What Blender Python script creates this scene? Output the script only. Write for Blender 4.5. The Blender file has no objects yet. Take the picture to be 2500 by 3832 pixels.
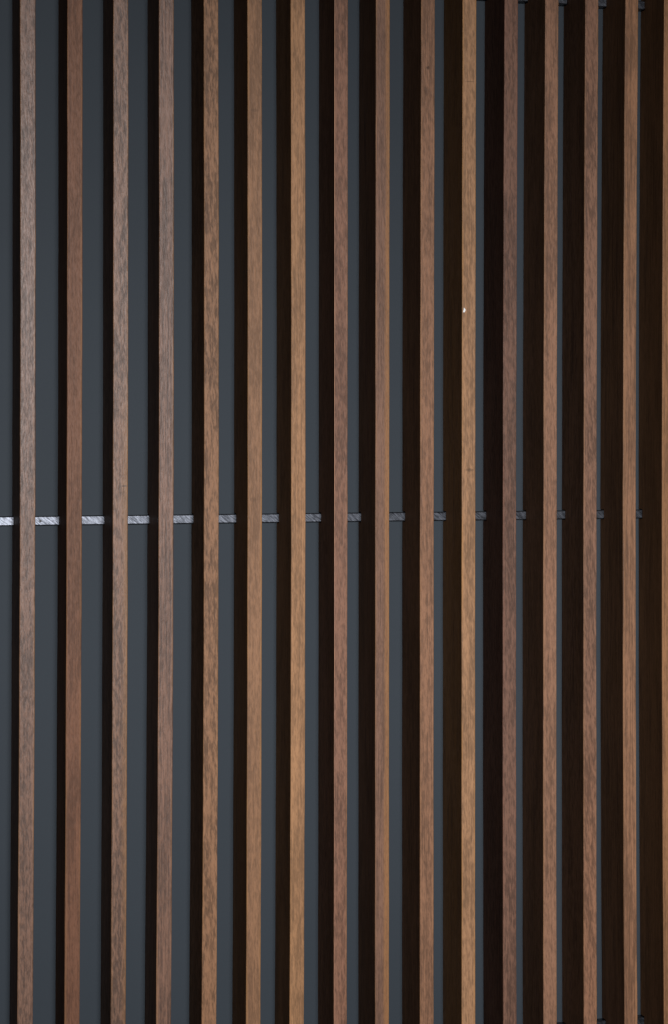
import bpy, bmesh, math, random
from mathutils import Matrix, Vector

# ------------------------------------------------------------------ scene, camera, light
sc = bpy.context.scene
col = sc.collection
ZC = 1.5                                   # eye height above the datum

TH, TILT, ROLL = math.radians(16.50), math.radians(0.134), math.radians(0.095)
cam_d = bpy.data.cameras.new('camera')
cam_d.sensor_fit = 'VERTICAL'
cam_d.sensor_height = 36.0
cam_d.lens = 36.0 * 7413 / 3832
cam_d.shift_y = -323 / 3832
cam_d.clip_start, cam_d.clip_end = 0.05, 50
cam = bpy.data.objects.new('camera', cam_d)
fwd = Vector((math.sin(TH) * math.cos(TILT), math.cos(TH) * math.cos(TILT), math.sin(TILT)))
rt0 = Vector((math.cos(TH), -math.sin(TH), 0))
up0 = rt0.cross(fwd)
rt = rt0 * math.cos(ROLL) + up0 * math.sin(ROLL)
up = -rt0 * math.sin(ROLL) + up0 * math.cos(ROLL)
m = Matrix((rt, up, -fwd)).transposed().to_4x4()
m.translation = Vector((0, -2.5314, ZC))
cam.matrix_world = m
col.objects.link(cam)
sc.camera = cam

w = bpy.data.worlds.new('World')
sc.world = w
w.use_nodes = True
bg = w.node_tree.nodes['Background']
bg.inputs['Color'].default_value = (0.85, 0.92, 1.0, 1)
bg.inputs['Strength'].default_value = 0.008

# one soft lamp well in front of the screen, a little to the right of the camera
L = bpy.data.lights.new('front_lamp', 'SPOT')
L.energy = 10400
L.color = (0.98, 0.98, 1.0)
L.shadow_soft_size = 1.15
L.spot_size = math.radians(12.6)
L.spot_blend = 1.0
lamp = bpy.data.objects.new('front_lamp', L)
lamp_pos = Vector((0.50, -12.0, ZC + 0.80))
aim = Vector((0.80, 0.0, ZC - 0.33))
lamp.location = lamp_pos
lamp.rotation_euler = (aim - lamp_pos).to_track_quat('-Z', 'Y').to_euler()
lamp.scale = (1.6, 1.0, 1.0)
col.objects.link(lamp)

sc.view_settings.view_transform = 'Standard'
sc.view_settings.look = 'None'
sc.view_settings.exposure = 0.0
sc.view_settings.gamma = 1.0
sc.view_settings.use_curve_mapping = False

# ------------------------------------------------------------------ dimensions (metres)
W = 0.0197            # face width of a slat
D = 0.0757            # depth of a slat
WALL_Y = 0.0760
Z0, Z1 = ZC - 1.12, ZC + 0.92
RAIL_H, RAIL_Y0 = 0.0122, 0.0642
RAIL_Z = [ZC + 0.6100, ZC - 0.1191, ZC - 0.8457]      # rail centres

# ------------------------------------------------------------------ material helpers
def lin(c):
    f = lambda v: v / 12.92 if v <= 0.04045 else ((v + 0.055) / 1.055) ** 2.4
    return tuple(f(v / 255.0) for v in c)

class NT:
    def __init__(s, name):
        s.mat = bpy.data.materials.new(name)
        s.mat.use_nodes = True
        s.t = s.mat.node_tree
        s.b = s.t.nodes['Principled BSDF']
    def n(s, typ, **kw):
        nd = s.t.nodes.new(typ)
        for k, v in kw.items():
            setattr(nd, k, v)
        return nd
    def link(s, a, b):
        s.t.links.new(a, b)
    def setin(s, sock, v):
        if hasattr(v, 'is_output'):
            s.link(v, sock)
        else:
            sock.default_value = v
    def math(s, op, a, b=0.0, c=None, clamp=False):
        nd = s.n('ShaderNodeMath', operation=op, use_clamp=clamp)
        s.setin(nd.inputs[0], a); s.setin(nd.inputs[1], b)
        if c is not None: s.setin(nd.inputs[2], c)
        return nd.outputs[0]
    def vmul(s, vec, k):
        nd = s.n('ShaderNodeVectorMath', operation='MULTIPLY')
        s.link(vec, nd.inputs[0]); nd.inputs[1].default_value = k
        return nd.outputs[0]
    def vadd(s, vec, k):
        nd = s.n('ShaderNodeVectorMath', operation='ADD')
        s.link(vec, nd.inputs[0]); s.setin(nd.inputs[1], k)
        return nd.outputs[0]
    def noise(s, vec, scale=1.0, detail=2.0, rough=0.5, dist=0.0):
        nd = s.n('ShaderNodeTexNoise')
        s.link(vec, nd.inputs['Vector'])
        nd.inputs['Scale'].default_value = scale
        nd.inputs['Detail'].default_value = detail
        nd.inputs['Roughness'].default_value = rough
        nd.inputs['Distortion'].default_value = dist
        return nd.outputs['Fac']
    def rng(s, v, a, b, c=0.0, d=1.0, smooth=True):
        nd = s.n('ShaderNodeMapRange', interpolation_type='SMOOTHSTEP' if smooth else 'LINEAR')
        s.setin(nd.inputs['Value'], v)
        for k, q in zip(('From Min', 'From Max', 'To Min', 'To Max'), (a, b, c, d)):
            nd.inputs[k].default_value = q
        return nd.outputs['Result']
    def mix(s, f, a, b, mode='MIX'):
        nd = s.n('ShaderNodeMix', data_type='RGBA', blend_type=mode)
        s.setin(nd.inputs[0], f)
        for sock, v in ((nd.inputs[6], a), (nd.inputs[7], b)):
            if isinstance(v, tuple): v = (*v[:3], 1.0)
            s.setin(sock, v)
        return nd.outputs[2]
    def bump(s, h, strength, dist):
        nd = s.n('ShaderNodeBump')
        nd.inputs['Strength'].default_value = strength
        nd.inputs['Distance'].default_value = dist
        s.link(h, nd.inputs['Height'])
        s.link(nd.outputs[0], s.b.inputs['Normal'])

TINT = (0.84, 0.775, 0.68)          # overall cast of the timber

def wood(name, seed, mean, con=0.2, grain=0.5, mottle=0.5, stripe=None, edge=(150, 112, 76), edge_f=0.35,
         marks=(), tones=(), rough=0.44, spec=0.10, diag=0.35):
    """Oiled hardwood; the piece's own x runs across its face, z along the grain."""
    t = NT(name)
    light = tuple(v * k for v, k in zip(lin([q * (1 + con) for q in mean]), TINT))
    dark = tuple(v * k for v, k in zip(lin([q * (1 - con * 1.1) for q in mean]), TINT))
    rnd = random.Random(seed)
    off = (rnd.uniform(0, 40), rnd.uniform(0, 40), rnd.uniform(0, 40))
    tc = t.n('ShaderNodeTexCoord')
    obj = tc.outputs['Object']
    sep = t.n('ShaderNodeSeparateXYZ'); t.link(obj, sep.inputs[0])
    x, z = sep.outputs[0], sep.outputs[2]
    # coordinates sheared so that the flecks lie slightly across the grain
    comb = t.n('ShaderNodeCombineXYZ')
    t.link(x, comb.inputs[0]); t.link(sep.outputs[1], comb.inputs[1])
    t.link(t.math('ADD', z, t.math('MULTIPLY', x, diag * 2.2)), comb.inputs[2])
    sh = t.vadd(comb.outputs[0], off)
    st = t.vadd(obj, off)
    broad = t.noise(t.vmul(st, (30, 30, 5.5)), 1, 3, 0.55, 0.6)
    fibre = t.noise(t.vmul(st, (520, 520, 9)), 1, 4, 0.62, 0.4)
    fleck = t.noise(t.vmul(sh, (310, 310, 70)), 1, 3.5, 0.66, 0.25)
    pore = t.noise(t.vmul(sh, (640, 640, 120)), 1, 2.5, 0.65)
    v = t.math('MULTIPLY', t.rng(broad, 0.30, 0.70), 0.36)
    v = t.math('MULTIPLY_ADD', t.rng(fibre, 0.30, 0.70), 0.62 * grain, v)
    v = t.math('MULTIPLY_ADD', t.rng(fleck, 0.34, 0.66), 0.66 * mottle, v)
    tot = 0.36 + 0.62 * grain + 0.66 * mottle
    v = t.math('DIVIDE', v, tot)
    v = t.rng(v, 0.15, 0.82)
    c = t.mix(v, dark, light)
    if stripe:                       # a band of other heartwood along one side: (rgb, x edge mm, softness mm, side)
        rgb, xe, soft, side, sz0, sz1 = stripe
        wob = t.math('MULTIPLY_ADD', t.noise(t.vmul(st, (3, 3, 4)), 1, 2), 0.007, t.math('ADD', x, -0.0035))
        f = t.rng(wob, (xe - soft) * 1e-3, (xe + soft) * 1e-3)
        if side < 0: f = t.math('SUBTRACT', 1.0, f)
        f = t.math('MULTIPLY', f, t.math('MULTIPLY_ADD', v, 0.35, 0.5))
        if sz0 is not None:
            f = t.math('MULTIPLY', f, t.rng(z, sz0, sz1))
        c = t.mix(f, c, tuple(q * k for q, k in zip(lin(rgb), TINT)))
    if tones:                        # slow drift of the timber's colour along the board
        rp = t.n('ShaderNodeValToRGB')
        rp.color_ramp.interpolation = 'B_SPLINE'
        els = rp.color_ramp.elements
        while len(els) < len(tones): els.new(0.5)
        for e, (pz, rgb) in zip(els, tones):
            e.position = pz; e.color = (*[q * 0.5 for q in rgb], 1)
        t.link(t.rng(z, -0.80, 0.62, 0, 1, False), rp.inputs[0])
        sc2 = t.n('ShaderNodeVectorMath', operation='SCALE'); sc2.inputs[3].default_value = 2.0
        t.link(rp.outputs[0], sc2.inputs[0])
        c = t.mix(1.0, c, sc2.outputs[0], 'MULTIPLY')
    # pores: fine darker dashes
    pf = t.rng(pore, 0.36, 0.52, 1.0, 0.0)
    c = t.mix(t.math('MULTIPLY', pf, 0.24), c, tuple(q * 0.45 for q in dark))
    # paler, warmer tone towards the left and right edges, broken by the fibre
    ed = t.math('MINIMUM', x, t.math('SUBTRACT', W, x))
    ef = t.math('MULTIPLY', t.rng(ed, 0.0004, 0.0030, 1.0, 0.0), t.math('MULTIPLY', t.rng(fibre, 0.35, 0.6), edge_f))
    c = t.mix(ef, c, tuple(q * k for q, k in zip(lin(edge), TINT)))
    for (mx, mz, rx, rz, k) in marks:        # knots, checks and scratches
        nd = t.n('ShaderNodeVectorMath', operation='SUBTRACT')
        wv = t.n('ShaderNodeVectorMath', operation='MULTIPLY_ADD')
        nz = t.n('ShaderNodeTexNoise'); t.link(t.vmul(st, (180, 180, 180)), nz.inputs['Vector'])
        t.link(nz.outputs['Color'], wv.inputs[0])
        wv.inputs[1].default_value = (rx * 0.8e-3, 0, rz * 0.8e-3); t.link(obj, wv.inputs[2])
        t.link(wv.outputs[0], nd.inputs[0]); nd.inputs[1].default_value = (mx * 1e-3 + rx * 0.4e-3, 0, mz + rz * 0.4e-3)
        ln = t.n('ShaderNodeVectorMath', operation='LENGTH')
        t.link(t.vmul(nd.outputs[0], (1e3 / rx, 0, 1e3 / rz)), ln.inputs[0])
        f = t.rng(ln.outputs['Value'], 0.45, 1.15, k, 0.0)
        c = t.mix(f, c, tuple(q * 0.30 for q in dark))
    t.link(c, t.b.inputs['Base Color'])
    r = t.math('MULTIPLY_ADD', fleck, -0.20, rough + 0.10)
    # the face is planed and oiled, the sides are left as sawn
    r = t.math('MULTIPLY_ADD', t.rng(sep.outputs[1], 0.0008, 0.002), 0.24, r)
    t.link(r, t.b.inputs['Roughness'])
    t.b.inputs['Specular IOR Level'].default_value = spec
    h = t.math('MULTIPLY_ADD', pf, -0.6, t.math('MULTIPLY', fleck, 1.6))
    h = t.math('MULTIPLY_ADD', fibre, 0.7, h)
    t.bump(h, 0.2, 0.0006)
    return t.mat

def wall_paint():
    t = NT('grey_wall_paint')
    tc = t.n('ShaderNodeTexCoord'); o = tc.outputs['Object']
    a = t.noise(t.vmul(o, (3.5, 3.5, 1.6)), 1, 4, 0.55)
    b = t.noise(o, 520, 3, 0.6)
    c = t.mix(t.rng(a, 0.3, 0.7), (0.0220, 0.0287, 0.0360), (0.0248, 0.0320, 0.0397))
    c = t.mix(t.math('MULTIPLY', t.rng(b, 0.4, 0.75), 0.12), c, (0.018, 0.0235, 0.030))
    t.link(c, t.b.inputs['Base Color'])
    t.b.inputs['Roughness'].default_value = 0.62
    t.b.inputs['Specular IOR Level'].default_value = 0.14
    t.bump(b, 0.25, 0.0004)
    return t.mat

def rail_metal():
    t = NT('scratched_grey_metal')
    tc = t.n('ShaderNodeTexCoord')
    mp = t.n('ShaderNodeMapping'); t.link(tc.outputs['Object'], mp.inputs[0])
    mp.inputs['Rotation'].default_value = (0, math.radians(-38), 0)
    s1 = t.noise(t.vmul(mp.outputs[0], (150, 150, 1500)), 1, 3, 0.6, 0.3)
    s2 = t.noise(t.vmul(mp.outputs[0], (60, 60, 520)), 1, 2, 0.5, 0.3)
    blot = t.noise(t.vmul(tc.outputs['Object'], (90, 90, 160)), 1, 3)
    sc_ = t.math('MULTIPLY_ADD', s1, 0.6, t.math('MULTIPLY', s2, 0.5))
    c = t.mix(t.rng(sc_, 0.38, 0.72), (0.020, 0.022, 0.027), (0.118, 0.127, 0.148))
    t.link(c, t.b.inputs['Base Color'])
    t.b.inputs['Metallic'].default_value = 0.85
    t.link(t.math('MULTIPLY_ADD', blot, 0.10, 0.205), t.b.inputs['Roughness'])
    t.bump(sc_, 0.36, 0.0004)
    return t.mat

def plain(name, rgb, rough=0.6):
    t = NT(name)
    n = t.noise(t.n('ShaderNodeTexCoord').outputs['Object'], 900, 2)
    t.link(t.mix(t.rng(n, 0.3, 0.7), tuple(v * 0.8 for v in rgb), rgb), t.b.inputs['Base Color'])
    t.b.inputs['Roughness'].default_value = rough
    return t.mat

# ------------------------------------------------------------------ mesh helpers
def link_mesh(name, bm, mat, parent=None, loc=(0, 0, 0)):
    me = bpy.data.meshes.new(name)
    bmesh.ops.recalc_face_normals(bm, faces=bm.faces[:])
    bm.to_mesh(me); bm.free()
    me.materials.append(mat)
    o = bpy.data.objects.new(name, me)
    col.objects.link(o)
    o.location = loc
    if parent: o.parent = parent
    return o

def box_bm(x0, x1, y0, y1, z0, z1, bev=0.0, segs=2):
    bm = bmesh.new()
    bmesh.ops.create_cube(bm, size=1.0)
    for v in bm.verts:
        v.co = Vector((x0 if v.co.x < 0 else x1, y0 if v.co.y < 0 else y1, z0 if v.co.z < 0 else z1))
    if bev:
        bmesh.ops.bevel(bm, geom=bm.edges[:], offset=bev, segments=segs, affect='EDGES', profile=0.5)
    return bm

def slat_bm(seed, bow):
    """A planed board on edge: eased front arrises, a notch at the back over each rail, and the
    slight sideways bow that long boards take. Local origin: front left arris at eye height."""
    rnd = random.Random(seed)
    R = 0.0010
    arc = [0, 30, 60, 90]
    ring = []                                         # (x, y, is_back)
    ring.append((0.0, D, True))
    for a in arc:
        a = math.radians(a); ring.append((R - R * math.cos(a), R - R * math.sin(a), False))
    for a in arc:
        a = math.radians(a); ring.append((W - R + R * math.sin(a), R - R * math.cos(a), False))
    ring.append((W, D, True))
    NOT_Y, NOT_H = RAIL_Y0 - 0.0007, RAIL_H + 0.0022
    zs = []
    for k in range(61):
        zs.append((Z0 + (Z1 - Z0) * k / 60.0, D))
    cuts = []
    for rz in RAIL_Z:
        a, b = rz - NOT_H / 2, rz + NOT_H / 2
        zs = [q for q in zs if not (a - 0.001 < q[0] < b + 0.001)]
        cuts += [(a, D, 0), (a, NOT_Y, 1), (b, NOT_Y, 2), (b, D, 3)]
    rows = sorted([(z, 0, y) for z, y in zs] + [(z, o, y) for z, y, o in cuts])
    # quadratic through three measured sideways offsets
    zt, zm, zb = 0.50, -0.12, -0.71
    def off(z):
        t0, t1, t2 = bow
        return (t0 * (z - zm) * (z - zb) / ((zt - zm) * (zt - zb)) + t1 * (z - zt) * (z - zb) / ((zm - zt) * (zm - zb))
                + t2 * (z - zt) * (z - zm) / ((zb - zt) * (zb - zm))) * 1e-3
    ph = [rnd.uniform(0, 6.28) for _ in range(4)]
    bm = bmesh.new()
    grid = []
    for z, _, yb in rows:
        zl = z - ZC
        zc = max(-0.85, min(0.65, zl))
        wl = 0.00010 * math.sin(zl * 23 + ph[0]) + 0.00007 * math.sin(zl * 61 + ph[1])
        wr = 0.00010 * math.sin(zl * 19 + ph[2]) + 0.00007 * math.sin(zl * 53 + ph[3])
        dx = off(zc)
        r = []
        for (x, y, back) in ring:
            r.append(bm.verts.new((x + dx + (wl if x < W / 2 else wr), yb if back else y, zl)))
        grid.append(r)
    n = len(ring)
    for a, b in zip(grid[:-1], grid[1:]):
        for k in range(n):
            q = (a[k], a[(k + 1) % n], b[(k + 1) % n], b[k])
            try: bm.faces.new(q)
            except ValueError: pass
    bm.faces.new(grid[0]); bm.faces.new(grid[-1])
    return bm

# ------------------------------------------------------------------ the wall behind
wall = link_mesh('wall', box_bm(-0.6, 2.6, WALL_Y, WALL_Y + 0.12, ZC - 1.15, ZC + 0.95), wall_paint())
wall['kind'] = 'structure'
wall['label'] = 'smooth dark grey painted wall behind the wooden slats'

# ------------------------------------------------------------------ the slatted screen
screen = bpy.data.objects.new('slat_screen', None)
screen.empty_display_size = 0.1
screen.location = (0.78, 0.0, Z0)
screen['label'] = 'screen of upright brown hardwood slats on thin metal cross rails before a grey wall'
screen['category'] = 'slat screen'
col.objects.link(screen)

def under(o, parent):                 # parent while keeping the place it stands
    o.parent = parent
    o.matrix_parent_inverse = Matrix.Translation(-parent.location)

X_MM = [331.44, 391.43, 451.2, 511.06, 571.14, 630.14, 689.44, 749.82, 808.76, 872.38, 932.22, 992.41, 1052.06,
        1111.88, 1172.07, 1231.74]
BOW = [[-0.01, 0.93, -0.91], [0.3, 0.66, -0.96], [0.06, 0.66, -0.74], [0.04, 0.99, -1.04], [-0.46, 1.03, -0.58],
       [-0.59, 0.69, -0.11], [-0.75, 0.8, -0.05], [-0.43, 0.11, 0.31], [-0.43, -0.12, 0.55], [-0.02, -0.36, 0.38],
       [-0.19, -0.36, 0.56], [0.36, -0.8, 0.42], [0.62, -0.7, 0.08], [0.48, -0.78, 0.29], [0.49, -1.48, 0.99],
       [0.17, -1.52, 1.38]]
S = [  # mean colour of the board, spread about it, grain character, label
 dict(mean=(104, 81, 71), con=0.205, grain=.45, mottle=.8, rough=.36, spec=.17, label='greyish pink brown slat with glossy speckled grain'),
 dict(mean=(104, 75, 61), con=0.128, grain=.6, mottle=.45, rough=.42, spec=.08, tones=[(0, (.95, .92, .92)), (.5, (1.05, 1.05, 1.02)), (1, (1.05, 1, .95))],
      label='reddish brown slat with smooth fine grain'),
 dict(mean=(108, 84, 72), con=0.213, grain=.4, mottle=.95, rough=.38, spec=.17, stripe=((128, 96, 68), 14, 4, 1, 0.10, -0.10),
      marks=[(15.5, -0.0724, 5.0, 0.9, .8)], label='rough mottled grey brown slat with a short dark check above the middle rail'),
 dict(mean=(107, 82, 71), con=0.213, grain=.95, mottle=.5, rough=.38, spec=.17, label='grey brown slat with long straight streaks'),
 dict(mean=(122, 93, 73), con=0.185, grain=.4, mottle=1.0, marks=[(5, 0.134, 4, 8, .35)], label='golden brown slat with strong dark flecks'),
 dict(mean=(132, 101, 79), con=0.110, grain=.45, mottle=.5, edge=(150, 112, 70), edge_f=.6, marks=[(8, -0.0914, 5, 4, .32), (9, 0.4215, 6, 2.5, .3)],
      label='plain tan slat with pale worn edges'),
 dict(mean=(145, 112, 86), con=0.145, grain=.6, mottle=.42, tones=[(0, (1.05, 1.04, 1)), (1, (1, .99, .95))],
      label='golden tan slat, paler than its neighbours'),
 dict(mean=(115, 87, 75), con=0.153, grain=.4, mottle=.75, tones=[(0, (1.15, 1.1, 1.05)), (.4, (1, 1, 1)), (1, (1.1, 1.05, 1))],
      label='rosy brown slat with fine speckles'),
 dict(mean=(113, 87, 75), con=0.145, grain=.7, mottle=.4, stripe=((148, 108, 72), 13, 2.5, 1, None, None),
      label='two-toned slat, greyish on the left and golden along the right'),
 dict(mean=(126, 95, 77), con=0.153, grain=.7, mottle=.6, marks=[(10, 0.4907, 2.6, 3, .75), (8, 0.4586, 4, 8, .4)],
      label='brown slat with a small dark knot near its top'),
 dict(mean=(146, 114, 89), con=0.145, grain=.6, mottle=.65, edge=(165, 122, 74), edge_f=.6,
      marks=[(11, -0.0537, 7, 2.6, .45), (11, 0.475, 9, .8, .5)], label='pale golden brown slat with a white fleck on its left edge'),
 dict(mean=(100, 77, 68), con=0.170, grain=.5, mottle=.75, edge=(122, 82, 66), tones=[(0, (1.2, 1.16, 1.12)), (.3, (1.02, 1, 1)), (.6, (1, 1, 1)), (1, (1.05, 1, .97))],
      label='dark plum brown slat, the darkest of the row'),
 dict(mean=(127, 97, 81), con=0.153, grain=.6, mottle=.65, label='pinkish brown slat with pale patches'),
 dict(mean=(118, 91, 78), con=0.170, grain=.4, mottle=.85, diag=.8, tones=[(0, (1.14, 1.06, .96)), (.2, (1.1, 1.03, .95)), (.3, (.85, .84, .84)), (.5, (1, 1, 1)), (1, (.92, .89, .87))],
      label='rosy grey brown slat with slanting speckles'),
 dict(mean=(124, 95, 77), con=0.162, grain=.95, mottle=.4, tones=[(0, (1.12, 1.06, 1.02)), (.5, (1, 1, 1)), (1, (1.12, 1.06, .98))],
      label='brown slat with wavy straight grain'),
 dict(mean=(136, 101, 75), con=0.136, grain=.8, mottle=.4, label='tan slat cut off by the right edge of the picture'),
]
slats = []
extra = [(X_MM[0] - 60 * k, S[(3 * k + 4) % 16]) for k in (1, 2, 3)] + [(X_MM[-1] + 60 * k, S[(5 * k) % 16]) for k in (1, 2, 3)]
rnd = random.Random(5)
for i in range(16 + len(extra)):
    if i < 16:
        x, sp, bow = X_MM[i], dict(S[i]), BOW[i]
    else:
        x, sp = extra[i - 16]; sp = dict(sp); sp.pop('marks', None)
        bow = [rnd.uniform(-.5, .5) for _ in range(3)]
    lab = sp.pop('label')
    mat = wood('oiled_hardwood', 100 + i * 7, **sp)
    o = link_mesh('slat', slat_bm(i, bow), mat, loc=(x * 1e-3, 0, ZC))
    under(o, screen)
    if i < 16: o['label'] = lab
    slats.append(o)

# cross rails: thin flat bars let into the backs of the slats
metal = rail_metal()
for k, rz in enumerate(RAIL_Z):
    o = link_mesh('cross_rail', box_bm(-0.52, 0.70, RAIL_Y0, WALL_Y - 0.0006, -RAIL_H / 2, RAIL_H / 2, 0.0012, 1), metal, loc=(0.78, 0, rz))
    under(o, screen)
    if k == 1:
        o['label'] = 'scratched metal cross rail running behind the slats at mid height'
        bm = bmesh.new()
        bmesh.ops.create_circle(bm, cap_ends=True, radius=0.0017, segments=10, matrix=Matrix.Rotation(math.pi / 2, 4, 'X'))
        r = bmesh.ops.extrude_face_region(bm, geom=bm.faces[:])
        bmesh.ops.translate(bm, verts=[v for v in r['geom'] if isinstance(v, bmesh.types.BMVert)], vec=(0, 0.001, 0))
        h = link_mesh('screw_hole', bm, plain('dark_hole', (0.012, 0.012, 0.013)))
        h.parent = o
        h.location = (0.3676 - 0.78, RAIL_Y0 - 0.0005, -0.0002)

# a fleck of white paint stuck to the pale golden slat
bm = bmesh.new()
pts = [(0.0, -0.0026), (0.0016, -0.0030), (0.0034, -0.0004), (0.0030, 0.0010), (0.0008, 0.0033), (0.0004, 0.0006)]
pts = [(x * 1.2, z * 1.2) for x, z in pts]
lo = [bm.verts.new((x, 0.0, z)) for x, z in pts]
hi = [bm.verts.new((x * 0.8 + 0.0003, -0.0009 - 0.0003 * (k % 2), z * 0.8)) for k, (x, z) in enumerate(pts)]
bm.faces.new(hi)
for k in range(6):
    bm.faces.new((lo[k], lo[(k + 1) % 6], hi[(k + 1) % 6], hi[k]))
fl = link_mesh('paint_fleck', bm, plain('white_paint', (0.75, 0.75, 0.74), 0.35))
fl.parent = slats[10]
fl.location = (0.0009, 0.0001, 0.1638)
fl['label'] = 'tiny chip of white paint'
